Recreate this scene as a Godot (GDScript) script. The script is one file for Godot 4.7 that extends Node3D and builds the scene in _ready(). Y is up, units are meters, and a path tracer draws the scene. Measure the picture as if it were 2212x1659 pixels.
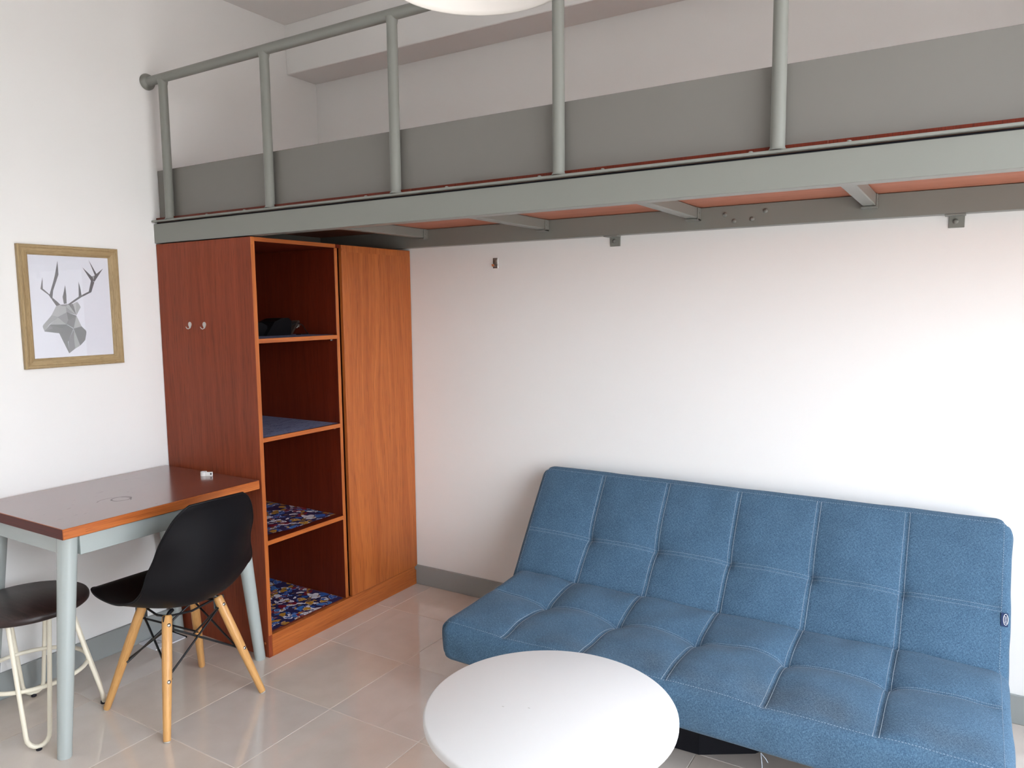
extends Node3D
# A small studio room: loft platform, wardrobe, desk, shell chair, stool, futon sofa, round table, pendant lamp.
# x runs along the back wall, z comes out of it along the left wall, y is up; the origin is their corner on the floor.

const CAM_AT := Vector3(2.9809, 1.4193, 2.9237)
const CAM_YAW := 0.55044
const CAM_PITCH := -0.10391
const CAM_ROLL := -0.01037
const CAM_FOV := 54.4740
const SKY_ENERGY := 12.9

var M := {}
var paint = null   # colours a vertex while a worn surface is being built
var rng := RandomNumberGenerator.new()

# ---------------------------------------------------------------- room numbers
const RX := 4.0      # right wall
const RZ := 5.0       # wall behind the camera
const CEIL := 2.824
const DECK := 1.8075   # top of the loft deck
const WINS := [[0.06, 2.5, 1.02, 3.2], [0.70, 1.62, 0.20, 0.92]]   # openings in the right wall: y0, y1, z0, z1; the second is added for light

func _ready() -> void:
	rng.seed = 7
	# camera
	var cam := Camera3D.new()
	cam.name = "camera"
	add_child(cam)
	var yaw := Basis(Vector3.UP, CAM_YAW)
	cam.transform = Transform3D(yaw * Basis(Vector3.RIGHT, CAM_PITCH) * Basis(Vector3.BACK, CAM_ROLL), CAM_AT)
	cam.keep_aspect = Camera3D.KEEP_HEIGHT
	cam.fov = CAM_FOV
	cam.near = 0.03
	cam.far = 60.0
	cam.current = true
	# overcast sky; daylight reaches the room through the window in the right wall
	var sky_m := ProceduralSkyMaterial.new()
	sky_m.sky_top_color = Color(0.90, 0.95, 1.0)
	sky_m.sky_horizon_color = Color(0.985, 0.99, 1.0)
	sky_m.ground_horizon_color = Color(0.73, 0.72, 0.71)
	sky_m.ground_bottom_color = Color(0.66, 0.65, 0.64)
	sky_m.sky_energy_multiplier = 1.0
	var sky := Sky.new()
	sky.sky_material = sky_m
	var env := Environment.new()
	env.background_mode = Environment.BG_SKY
	env.sky = sky
	env.background_energy_multiplier = SKY_ENERGY
	env.ambient_light_source = Environment.AMBIENT_SOURCE_SKY
	env.tonemap_mode = Environment.TONE_MAPPER_LINEAR
	env.tonemap_exposure = 1.0
	env.sdfgi_enabled = true
	env.ssao_enabled = true
	env.ssil_enabled = true
	var we := WorldEnvironment.new()
	we.name = "surroundings"
	we.environment = env
	add_child(we)

	materials()
	room()
	loft()
	wardrobe()
	liners()
	desk()
	sofa()
	round_table()
	chair()
	stool()
	picture()
	lamp()
	small_things()

# ---------------------------------------------------------------- mesh helpers
func S() -> SurfaceTool:
	var st := SurfaceTool.new()
	st.begin(Mesh.PRIMITIVE_TRIANGLES)
	st.set_smooth_group(-1)
	return st

func tri(st: SurfaceTool, a: Vector3, b: Vector3, c: Vector3, out: Vector3) -> void:
	var turned := (c - a).cross(b - a).dot(out) < 0.0
	for v in ([a, c, b] if turned else [a, b, c]):
		if paint != null: st.set_color(paint.call(v))
		st.add_vertex(v)

func quad(st: SurfaceTool, a: Vector3, b: Vector3, c: Vector3, d: Vector3, out: Vector3) -> void:
	tri(st, a, b, c, out); tri(st, a, c, d, out)

# bevelled box between two corners, carried by a transform
func bx(st: SurfaceTool, mn: Vector3, mx: Vector3, b := 0.0015, t := Transform3D.IDENTITY) -> void:
	st.set_smooth_group(-1)
	var c := (mn + mx) * 0.5
	var h := (mx - mn).abs() * 0.5
	b = minf(b, 0.45 * minf(h.x, minf(h.y, h.z)) * 2.0)
	var o := t.basis
	var p := func(ax: int, s: Vector3) -> Vector3:
		var v := Vector3(s.x * (h.x - b), s.y * (h.y - b), s.z * (h.z - b))
		v[ax] = s[ax] * h[ax]
		return t * (c + v)
	for ax in 3:
		var u := (ax + 1) % 3
		var w := (ax + 2) % 3
		for s in [-1.0, 1.0]:
			var q := []
			for k in [[-1, -1], [1, -1], [1, 1], [-1, 1]]:
				var g := Vector3()
				g[ax] = s; g[u] = k[0]; g[w] = k[1]
				q.append(p.call(ax, g))
			var n := Vector3(); n[ax] = s
			quad(st, q[0], q[1], q[2], q[3], o * n)
		for su in [-1.0, 1.0]:
			for sw in [-1.0, 1.0]:
				var g0 := Vector3(); g0[ax] = -1; g0[u] = su; g0[w] = sw
				var g1 := g0; g1[ax] = 1
				var n2 := Vector3(); n2[u] = su; n2[w] = sw
				quad(st, p.call(u, g0), p.call(u, g1), p.call(w, g1), p.call(w, g0), o * n2)
	for sx in [-1.0, 1.0]:
		for sy in [-1.0, 1.0]:
			for sz in [-1.0, 1.0]:
				var g := Vector3(sx, sy, sz)
				tri(st, p.call(0, g), p.call(1, g), p.call(2, g), o * g)

# tube through points; r is a number or one per point
func tube(st: SurfaceTool, pts: Array, r, n := 10, closed := false) -> void:
	st.set_smooth_group(0)
	var m := pts.size()
	var rings := []
	var up := Vector3(0.31, 0.87, 0.38)
	for i in m:
		var a: Vector3 = pts[(i - 1 + m) % m] if closed else pts[maxi(i - 1, 0)]
		var b: Vector3 = pts[(i + 1) % m] if closed else pts[mini(i + 1, m - 1)]
		var d := (b - a).normalized()
		up = (up - d * d.dot(up)).normalized()
		var side := d.cross(up)
		var rr: float = r[i] if r is Array else r
		var ring := []
		for k in n:
			var f := TAU * k / n
			ring.append(pts[i] + (up * cos(f) + side * sin(f)) * rr)
		rings.append(ring)
	for i in (m if closed else m - 1):
		var j := (i + 1) % m
		for k in n:
			var l := (k + 1) % n
			var q: Vector3 = (rings[i][k] + rings[i][l]) * 0.5 - pts[i]
			quad(st, rings[i][k], rings[j][k], rings[j][l], rings[i][l], q)
	if not closed:
		st.set_smooth_group(-1)
		for e in [0, m - 1]:
			var out: Vector3 = pts[0] - pts[1] if e == 0 else pts[m - 1] - pts[m - 2]
			for k in n:
				tri(st, pts[e], rings[e][k], rings[e][(k + 1) % n], out)

# turned shape: profile of (radius, height); outward is to the right of the direction of travel
func lathe(st: SurfaceTool, prof: Array, n := 32, t := Transform3D.IDENTITY, smooth := true) -> void:
	for i in prof.size() - 1:
		var p: Vector2 = prof[i]
		var q: Vector2 = prof[i + 1]
		st.set_smooth_group(0 if smooth else i + 1)
		for k in n:
			var a := TAU * k / n
			var b := TAU * (k + 1) / n
			var mid := (a + b) * 0.5
			var out := t.basis * Vector3(cos(mid) * (q.y - p.y), -(q.x - p.x), sin(mid) * (q.y - p.y))
			var v := [t * Vector3(p.x * cos(a), p.y, p.x * sin(a)), t * Vector3(q.x * cos(a), q.y, q.x * sin(a)), t * Vector3(q.x * cos(b), q.y, q.x * sin(b)), t * Vector3(p.x * cos(b), p.y, p.x * sin(b))]
			if p.x < 1e-6:
				tri(st, v[0], v[1], v[2], out)
			elif q.x < 1e-6:
				tri(st, v[0], v[1], v[3], out)
			else:
				quad(st, v[0], v[1], v[2], v[3], out)

func ball(st: SurfaceTool, c: Vector3, r: float, squash := Vector3.ONE, n := 12) -> void:
	var prof := []
	for i in 9:
		var a := PI * (i / 8.0 - 0.5)
		prof.append(Vector2(cos(a) if i > 0 and i < 8 else 0.0, sin(a)))
	lathe(st, prof, n, Transform3D(Basis.from_scale(squash * r), c))

# a frame whose y axis runs along d
func along(d: Vector3, at: Vector3) -> Transform3D:
	var y := d.normalized()
	var x := y.cross(Vector3(0.21, 0.3, 0.93)).normalized()
	return Transform3D(Basis(x, y, x.cross(y)), at)

# dome-headed screw with its base at a point
func screw(st: SurfaceTool, at: Vector3, d: Vector3, r: float, h: float, washer := 0.0) -> void:
	var p := []
	if washer > 0.0:
		p += [Vector2(washer, 0), Vector2(washer, h * 0.25), Vector2(r, h * 0.25)]
	else:
		p += [Vector2(r, 0)]
	p += [Vector2(r, h * 0.5), Vector2(r * 0.75, h * 0.85), Vector2(r * 0.35, h), Vector2(0, h)]
	lathe(st, p, 12, along(d, at))

# prism: outline in (a, b) pushed along the third axis; map turns (a, b, c) into a point
func prism(st: SurfaceTool, outline: PackedVector2Array, c0: float, c1: float, map: Callable) -> void:
	st.set_smooth_group(-1)
	var idx := Geometry2D.triangulate_polygon(outline)
	var mid := Vector2()
	for p in outline: mid += p / outline.size()
	var lo: Vector3 = map.call(mid.x, mid.y, c0)
	var hi: Vector3 = map.call(mid.x, mid.y, c1)
	for i in range(0, idx.size(), 3):
		var a := outline[idx[i]]; var b := outline[idx[i + 1]]; var c := outline[idx[i + 2]]
		tri(st, map.call(a.x, a.y, c0), map.call(b.x, b.y, c0), map.call(c.x, c.y, c0), lo - hi)
		tri(st, map.call(a.x, a.y, c1), map.call(b.x, b.y, c1), map.call(c.x, c.y, c1), hi - lo)
	var sgn := -1.0 if Geometry2D.is_polygon_clockwise(outline) else 1.0
	for i in outline.size():
		var a := outline[i]
		var b := outline[(i + 1) % outline.size()]
		var d := (b - a)
		var nrm := Vector2(d.y, -d.x) * sgn
		var m := (a + b) * 0.5
		var out: Vector3 = map.call(m.x + nrm.x, m.y + nrm.y, c0) - map.call(m.x, m.y, c0)
		quad(st, map.call(a.x, a.y, c0), map.call(b.x, b.y, c0), map.call(b.x, b.y, c1), map.call(a.x, a.y, c1), out)

func obj(called: String, st: SurfaceTool, m: Material, parent: Node = self) -> MeshInstance3D:
	st.generate_normals()
	var o := MeshInstance3D.new()
	o.name = called
	o.mesh = st.commit()
	o.mesh.surface_set_material(0, m)
	parent.add_child(o, true)
	return o

# the same with two surfaces
func obj2(called: String, st: SurfaceTool, m: Material, st2: SurfaceTool, m2: Material, parent: Node) -> MeshInstance3D:
	var o := obj(called, st, m, parent)
	st2.generate_normals()
	st2.commit(o.mesh)
	o.mesh.surface_set_material(1, m2)
	return o

func thing(called: String, label: String, category: String, at := Vector3.ZERO, turn := 0.0, group := "") -> Node3D:
	var o := Node3D.new()
	o.name = called
	add_child(o, true)
	o.position = at
	o.rotation.y = turn
	tag(o, label, category, group)
	return o

func tag(o: Node, label: String, category: String, group := "", kind := "") -> Node:
	o.set_meta("label", label)
	o.set_meta("category", category)
	if group: o.set_meta("group", group)
	if kind: o.set_meta("kind", kind)
	return o

# ---------------------------------------------------------------- textures
func noise(seed_: int, freq: float, oct := 3, type := FastNoiseLite.TYPE_SIMPLEX_SMOOTH) -> FastNoiseLite:
	var n := FastNoiseLite.new()
	n.seed = seed_; n.frequency = freq; n.fractal_octaves = oct; n.noise_type = type
	return n

func image_from(w: int, h: int, f: Callable) -> Image:
	var by := PackedByteArray()
	by.resize(w * h * 3)
	var i := 0
	for y in h:
		for x in w:
			var c: Color = f.call(x, y)
			by[i] = clampi(int(c.r * 255.0), 0, 255); by[i + 1] = clampi(int(c.g * 255.0), 0, 255); by[i + 2] = clampi(int(c.b * 255.0), 0, 255)
			i += 3
	return Image.create_from_data(w, h, false, Image.FORMAT_RGB8, by)

func tex(im: Image) -> ImageTexture:
	return ImageTexture.create_from_image(im)

# wood with the grain along v; the four colours run from pore to highlight
func wood(seed_: int, dark: Color, light: Color, pore: Color, fine: float, figure: float, w := 768, h := 768) -> Image:
	var n1 := noise(seed_, 1.0, 2)
	var n2 := noise(seed_ + 7, 1.0, 2)
	var n3 := noise(seed_ + 13, 1.0, 1)
	return image_from(w, h, func(x: int, y: int) -> Color:
		var u := float(x) / w
		var v := float(y) / h
		var warp := n2.get_noise_2d(u * 4.0, v * 1.3) * 0.045
		var ring := n1.get_noise_2d((u + warp) * 18.0, v * 0.7)
		var line := pow(absf(sin((u + warp * 1.4) * 30.0 + ring * 3.0)), 14.0)
		var strand := n3.get_noise_2d(u * 190.0, v * 4.0)
		var t := clampf(0.5 + ring * 0.42 + strand * fine, 0.0, 1.0)
		var c := dark.lerp(light, t)
		var por := clampf((n2.get_noise_2d(u * 230.0, v * 9.0) - 0.33) * 2.2, 0.0, 0.55)
		return c.lerp(pore, clampf(por + line * figure, 0.0, 0.75)))

func fill_poly(im: Image, p: PackedVector2Array, c: Color) -> void:
	var y0 := im.get_height()
	var y1 := 0
	for q in p:
		y0 = mini(y0, int(floor(q.y))); y1 = maxi(y1, int(ceil(q.y)))
	for y in range(maxi(y0, 0), mini(y1, im.get_height() - 1) + 1):
		var xs := []
		for i in p.size():
			var a := p[i]
			var b := p[(i + 1) % p.size()]
			if (a.y <= y + 0.5) != (b.y <= y + 0.5):
				xs.append(a.x + (y + 0.5 - a.y) / (b.y - a.y) * (b.x - a.x))
		xs.sort()
		for i in range(0, xs.size() - 1, 2):
			var x0 := int(round(xs[i]))
			im.fill_rect(Rect2i(x0, y, maxi(1, int(round(xs[i + 1])) - x0), 1), c)

func blob(im: Image, c: Vector2, r: float, q: float, turn: float, wob: float, col: Color, s: int) -> void:
	var pts := PackedVector2Array()
	for k in 20:
		var a := TAU * k / 20.0
		var rr := r * (1.0 + wob * sin(a * 3.0 + s) + wob * 0.7 * sin(a * 5.0 + s * 2.3))
		pts.append(c + (Vector2(cos(a), sin(a) * q) * rr).rotated(turn))
	fill_poly(im, pts, col)

func stroke(im: Image, pts: Array, w: float, col: Color) -> void:
	for i in pts.size() - 1:
		var a: Vector2 = pts[i]
		var b: Vector2 = pts[i + 1]
		var n := (b - a).orthogonal().normalized() * w * 0.5
		fill_poly(im, PackedVector2Array([a + n, b + n, b - n, a - n]), col)

func mat(c: Color, rough: float, spec := 0.5, metal := 0.0) -> StandardMaterial3D:
	var m := StandardMaterial3D.new()
	m.albedo_color = c
	m.roughness = rough
	m.metallic_specular = spec
	m.metallic = metal
	return m

func tri_mat(t: Texture2D, scale: Vector3, rough: float, tint := Color.WHITE, spec := 0.5, world := true) -> StandardMaterial3D:
	var m := mat(tint, rough, spec)
	m.albedo_texture = t
	m.uv1_triplanar = true
	m.uv1_world_triplanar = world
	m.uv1_triplanar_sharpness = 8.0
	m.uv1_scale = scale
	return m

func bump(m: StandardMaterial3D, n: FastNoiseLite, size: int, strength: float, world := true, scale := Vector3.ONE) -> void:
	var t := NoiseTexture2D.new()
	t.width = size; t.height = size; t.noise = n; t.seamless = true; t.as_normal_map = true; t.bump_strength = 4.0
	m.normal_enabled = true
	m.normal_texture = t
	m.normal_scale = strength
	if not m.uv1_triplanar:
		m.uv1_triplanar = true
		m.uv1_world_triplanar = world
		m.uv1_scale = scale

func rgb(r: int, g: int, b: int) -> Color:
	return Color(r / 255.0, g / 255.0, b / 255.0)
func materials() -> void:
	M.wall = mat(rgb(241, 240, 238), 0.85, 0.35)
	M.ceiling = mat(rgb(238, 236, 234), 0.9, 0.3)
	M.skirting = mat(rgb(150, 154, 152), 0.45)
	M.skirting_edge = mat(rgb(168, 172, 170), 0.5)
	var tile_im := image_from(256, 256, tile_pixel(noise(5, 0.02, 4), noise(6, 0.4, 2)))
	var tt := tex(tile_im)
	M.tile = []
	for k in 3:
		var m := tri_mat(tt, Vector3(1.3 + k * 0.2, 1.3, 1.3 + k * 0.13), 0.045, [Color(1, 1, 1), Color(0.975, 0.975, 0.98), Color(1.0, 0.985, 0.97)][k], 0.72)
		M.tile.append(m)
	M.grout = mat(rgb(222, 208, 196), 0.8)
	M.steel = mat(rgb(130, 131, 125), 0.42, 0.5)
	M.kick = mat(rgb(118, 115, 110), 0.4, 0.5)
	M.gap_shade = mat(rgb(34, 34, 44), 0.8)  # painted shade for the slot above the front beam
	var w_teak := wood(21, rgb(166, 86, 36), rgb(200, 116, 56), rgb(122, 58, 26), 0.24, 0.16)
	var w_red := wood(55, rgb(126, 56, 33), rgb(150, 72, 45), rgb(84, 34, 20), 0.30, 0.05)
	var teak := tex(w_teak)
	var red := tex(w_red)
	var teak_side: Image = w_teak.duplicate()
	teak_side.rotate_90(CLOCKWISE)
	var red_side: Image = w_red.duplicate()
	red_side.rotate_90(CLOCKWISE)
	M.teak_v = tri_mat(teak, Vector3(1.25, 0.6, 1.25), 0.38)
	M.teak_h = tri_mat(tex(teak_side), Vector3(0.6, 1.25, 0.6), 0.38)
	M.red_v = tri_mat(red, Vector3(1.2, 0.55, 1.2), 0.42, Color.WHITE, 0.3)
	M.red_h = tri_mat(tex(red_side), Vector3(0.6, 1.2, 0.6), 0.36)
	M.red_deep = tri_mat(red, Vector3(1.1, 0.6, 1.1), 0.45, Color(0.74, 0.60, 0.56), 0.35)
	var w_ply := wood(19, rgb(176, 106, 80), rgb(192, 122, 96), rgb(150, 84, 62), 0.3, 0.03, 384, 384)
	w_ply.rotate_90(CLOCKWISE)
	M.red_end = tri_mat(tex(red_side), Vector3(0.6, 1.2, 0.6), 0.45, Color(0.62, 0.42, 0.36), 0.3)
	M.ply = tri_mat(tex(w_ply), Vector3(0.5, 1.0, 1.0), 0.5)
	M.deck_edge = tri_mat(tex(red_side), Vector3(0.7, 1.2, 1.0), 0.5)
	# desk top: stained red brown with rings and scratches
	var top := wood(77, rgb(96, 46, 36), rgb(116, 60, 46), rgb(70, 32, 26), 0.2, 0.12, 512, 512)
	var gloss := Image.create(512, 512, false, Image.FORMAT_RGB8)
	gloss.fill(Color.WHITE)
	for k in 130:
		var c := Vector2(rng.randf() * 512, rng.randf() * 512)
		var scuff := [c, c + Vector2(rng.randf_range(-5, 5), rng.randf_range(-14, 14))]
		stroke(top, scuff, 1.2, rgb(66, 32, 27))
		if k % 2 == 0: stroke(gloss, scuff, rng.randf_range(1.2, 3.0), rgb(90, 90, 90))
	for ring in [[Vector2(0.655, 0.585), 0.052], [Vector2(0.665, 0.625), 0.088]]:
		var last := Vector2()
		for k in 41:
			var a := TAU * k / 40.0
			var q: Vector2 = (ring[0] + Vector2(cos(a) / 0.615, sin(a) / 0.755) * ring[1] * 0.62) * 512.0
			if k > 0 and (ring[1] < 0.06 or (k > 14 and k < 36)):
				stroke(top, [last, q], 4.2 if ring[1] < 0.06 else 2.6, rgb(48, 24, 22))
				stroke(gloss, [last, q], 4.2 if ring[1] < 0.06 else 2.6, Color.BLACK)
			last = q
	M.desk_top = mat(Color.WHITE, 0.26, 0.5)
	M.desk_top.albedo_texture = tex(top)
	M.desk_top.clearcoat_enabled = true
	M.desk_top.clearcoat = 0.85
	M.desk_top.clearcoat_roughness = 0.16
	M.desk_top.clearcoat_texture = tex(gloss)
	M.desk_steel = mat(rgb(170, 177, 174), 0.2, 0.5)
	M.black = mat(rgb(13, 12, 15), 0.48, 0.3)
	M.black_wire = mat(rgb(17, 17, 20), 0.35, 0.5)
	M.chrome = mat(rgb(205, 203, 200), 0.18, 0.5, 1.0)
	M.zinc = mat(rgb(176, 172, 166), 0.35, 0.5, 1.0)
	var w_beech := wood(91, rgb(205, 150, 88), rgb(224, 172, 108), rgb(178, 122, 66), 0.25, 0.08, 256, 256)
	M.hook = mat(rgb(196, 192, 186), 0.35, 0.5, 0.25)
	M.beech = tri_mat(tex(w_beech), Vector3(3, 1.2, 3), 0.4, Color.WHITE, 0.5, false)
	M.foot_pad = mat(rgb(190, 184, 176), 0.6)
	var w_dark := wood(33, rgb(40, 28, 27), rgb(62, 46, 43), rgb(22, 15, 15), 0.2, 0.35, 384, 384)
	w_dark.rotate_90(CLOCKWISE)
	M.wenge = tri_mat(tex(w_dark), Vector3(2.2, 2.2, 2.2), 0.42)
	M.cream = mat(rgb(236, 228, 208), 0.35, 0.5)
	M.rubber = mat(rgb(24, 22, 34), 0.7)
	# denim-like upholstery
	var n1 := noise(41, 0.9, 2)
	var n2 := noise(42, 0.02, 3)
	var denim := image_from(512, 512, func(x: int, y: int) -> Color:
		var a := n1.get_noise_2d(x * 0.07, y * 0.42) + 0.6 * n1.get_noise_2d(x * 0.2, y * 1.1)
		var b := n1.get_noise_2d(x * 0.42 + 500.0, y * 0.07) + 0.6 * n1.get_noise_2d(x * 1.1 + 900.0, y * 0.2)
		var s := n2.get_noise_2d(x * 0.4, y * 0.4)
		var t := clampf(0.5 + 0.50 * a + 0.50 * b + 0.08 * s, 0.0, 1.0)
		return rgb(45, 72, 96).lerp(rgb(97, 127, 151), t))
	M.denim = tri_mat(tex(denim), Vector3(3.2, 3.2, 3.2), 0.85, Color.WHITE, 0.3, false)
	M.denim.rim_enabled = true
	M.denim.rim = 0.12
	M.denim.rim_tint = 0.8
	M.denim_worn = M.denim.duplicate()
	M.denim_worn.vertex_color_use_as_albedo = true
	M.denim_worn.albedo_color = Color(1, 1, 1)
	M.thread = mat(rgb(176, 188, 200), 0.8, 0.3)
	M.navy = mat(rgb(44, 58, 92), 0.7, 0.3)
	M.lining = mat(rgb(20, 20, 25), 0.8, 0.3)
	M.white_top = mat(rgb(224, 222, 221), 0.4, 0.5)
	M.lamp_white = mat(rgb(240, 236, 231), 0.5, 0.5)
	M.white_plastic = mat(rgb(226, 224, 221), 0.35, 0.5)
	M.paper = mat(rgb(236, 236, 240), 0.7, 0.3)
	var w_oak := wood(64, rgb(152, 128, 90), rgb(190, 166, 124), rgb(112, 90, 58), 0.3, 0.2, 256, 256)
	M.oak_v = tri_mat(tex(w_oak), Vector3(6, 2.2, 6), 0.5)
	var oak2: Image = w_oak.duplicate()
	oak2.rotate_90(CLOCKWISE)
	M.oak_h = tri_mat(tex(oak2), Vector3(2.2, 6, 2.2), 0.5)
	M.frame_white = mat(rgb(214, 214, 212), 0.4)
	M.glass = mat(Color(0.95, 0.98, 1.0, 0.06), 0.02, 0.5)
	M.glass.transparency = BaseMaterial3D.TRANSPARENCY_ALPHA
	M.clear = mat(Color(0.27, 0.23, 0.21, 0.75), 0.3, 0.6)
	M.clear.transparency = BaseMaterial3D.TRANSPARENCY_ALPHA

func tile_pixel(a: FastNoiseLite, b: FastNoiseLite) -> Callable:
	return func(x: int, y: int) -> Color:
		var t := clampf(0.5 + 0.5 * a.get_noise_2d(x, y) + 0.12 * b.get_noise_2d(x, y), 0.0, 1.0)
		return rgb(212, 200, 190).lerp(rgb(222, 211, 202), t)

# ---------------------------------------------------------------- the room
func structure(called: String, st: SurfaceTool, m: Material, label: String, category: String) -> MeshInstance3D:
	var o := obj(called, st, m)
	tag(o, label, category, "", "structure")
	return o

func room() -> void:
	var fl := thing("floor", "floor of glossy beige square ceramic tiles with thin pale joints", "floor")
	fl.set_meta("kind", "structure")
	var st := S()
	bx(st, Vector3(-0.15, -0.16, -0.15), Vector3(RX + 0.15, -0.0014, RZ + 0.15), 0.001)
	obj("grout_bed", st, M.grout, fl)
	var xs := [0.0]
	var zs := [0.0]
	var x := 0.30
	while x < RX: xs.append(x); x += 0.4
	xs.append(RX)
	var z := 0.32
	while z < RZ: zs.append(z); z += 0.4
	zs.append(RZ)
	var shared := {}
	for i in xs.size() - 1:
		for j in zs.size() - 1:
			var w: float = xs[i + 1] - xs[i]
			var d: float = zs[j + 1] - zs[j]
			var key := "%d_%d" % [int(w * 1000), int(d * 1000)]
			if not shared.has(key):
				var ts := S()
				bx(ts, Vector3(-w * 0.5 + 0.0014, -0.009, -d * 0.5 + 0.0014), Vector3(w * 0.5 - 0.0014, 0, d * 0.5 - 0.0014), 0.0009)
				ts.generate_normals()
				shared[key] = ts.commit()
			var o := MeshInstance3D.new()
			o.name = "tile"
			o.mesh = shared[key]
			o.material_override = M.tile[rng.randi() % 3]
			o.position = Vector3((xs[i] + xs[i + 1]) * 0.5, 0, (zs[j] + zs[j + 1]) * 0.5)
			fl.add_child(o, true)
	st = S()
	bx(st, Vector3(-0.15, 0, -0.15), Vector3(0, CEIL, RZ + 0.15), 0.001)
	structure("wall_left", st, M.wall, "plain white plastered wall behind the desk and the framed picture", "wall")
	st = S()
	bx(st, Vector3(0, 0, -0.15), Vector3(RX, CEIL, 0), 0.001)
	structure("wall_back", st, M.wall, "long white plastered wall behind the blue sofa and the loft platform", "wall")
	st = S()
	bx(st, Vector3(0, 0, RZ), Vector3(RX, CEIL, RZ + 0.15), 0.001)
	structure("wall_front", st, M.wall, "plain white wall facing the sofa, out of the photograph", "wall")
	st = S()
	var za := -0.15
	for w in [WINS[1], WINS[0]]:
		bx(st, Vector3(RX, 0, za), Vector3(RX + 0.15, CEIL, w[2]), 0.0005)
		bx(st, Vector3(RX, 0, w[2]), Vector3(RX + 0.15, w[0], w[3]), 0.0005)
		bx(st, Vector3(RX, w[1], w[2]), Vector3(RX + 0.15, CEIL, w[3]), 0.0005)
		za = w[3]
	bx(st, Vector3(RX, 0, za), Vector3(RX + 0.15, CEIL, RZ + 0.15), 0.0005)
	structure("wall_right", st, M.wall, "white wall with the wide window, out of the photograph on the right", "wall")
	st = S()
	bx(st, Vector3(-0.15, CEIL, -0.15), Vector3(RX + 0.15, CEIL + 0.15, RZ + 0.15), 0.001)
	structure("ceiling", st, M.ceiling, "flat white painted ceiling above the loft", "ceiling")
	st = S()
	bx(st, Vector3(0, 2.584, 0), Vector3(RX, CEIL, 0.197), 0.003)
	structure("trim_1", st, M.wall, "white boxed-in beam running along the top of the back wall", "ceiling beam")
	# painted skirting bands
	var bands := [["baseboard_left", Vector3(0, 0, 0), Vector3(0.012, 0.1, RZ), "grey painted baseboard along the wall behind the desk"],
		["baseboard_back", Vector3(0.012, 0, 0), Vector3(RX, 0.1, 0.012), "grey painted baseboard along the wall behind the sofa"],
		["baseboard_right", Vector3(RX - 0.012, 0, 0.012), Vector3(RX, 0.1, RZ), "grey painted baseboard below the window, out of the photograph"],
		["baseboard_front", Vector3(0.012, 0, RZ - 0.012), Vector3(RX - 0.012, 0.1, RZ), "grey painted baseboard behind the camera, out of the photograph"]]
	for b in bands:
		st = S()
		bx(st, b[1], b[2], 0.002)
		structure(b[0], st, M.skirting, b[3], "baseboard")
	# windows; the small one under the loft is added to brighten the back wall
	for n in 2:
		var o: Array = WINS[n]
		var w := thing("window_%d" % (n + 1), ["tall two-pane glazed opening in the right wall, out of the photograph", "small unseen window in the right wall under the loft, added to brighten the back wall"][n], "window", Vector3(RX + 0.06, 0, 0))
		w.set_meta("kind", "structure")
		st = S()
		bx(st, Vector3(0, o[0], o[2]), Vector3(0.05, o[0] + 0.04, o[3]))
		bx(st, Vector3(0, o[1] - 0.04, o[2]), Vector3(0.05, o[1], o[3]))
		bx(st, Vector3(0, o[0] + 0.04, o[2]), Vector3(0.05, o[1] - 0.04, o[2] + 0.04))
		bx(st, Vector3(0, o[0] + 0.04, o[3] - 0.04), Vector3(0.05, o[1] - 0.04, o[3]))
		var parts := [[o[2] + 0.04, o[3] - 0.04]]
		if n == 0:
			var zm: float = (o[2] + o[3]) * 0.5
			bx(st, Vector3(0, o[0] + 0.04, zm - 0.02), Vector3(0.05, o[1] - 0.04, zm + 0.02))
			parts = [[o[2] + 0.04, zm - 0.02], [zm + 0.02, o[3] - 0.04]]
		obj("window_frame", st, M.frame_white, w)
		for q in parts:
			st = S()
			bx(st, Vector3(0.022, o[0] + 0.04, q[0]), Vector3(0.026, o[1] - 0.04, q[1]), 0.0004)
			obj("pane", st, M.glass, w)

# ---------------------------------------------------------------- loft platform
func channel_beam(st: SurfaceTool, x0: float, x1: float, y0: float, y1: float, face: float, deep: float, t := 0.005) -> void:
	# web at the face, flanges reaching back by deep (negative: towards the wall)
	var s := signf(deep)
	bx(st, Vector3(x0, y0, minf(face, face + s * t)), Vector3(x1, y1, maxf(face, face + s * t)), 0.0012)
	for y in [y0, y1 - t]:
		bx(st, Vector3(x0, y, minf(face + s * t, face + deep)), Vector3(x1, y + t, maxf(face + s * t, face + deep)), 0.0008)

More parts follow.
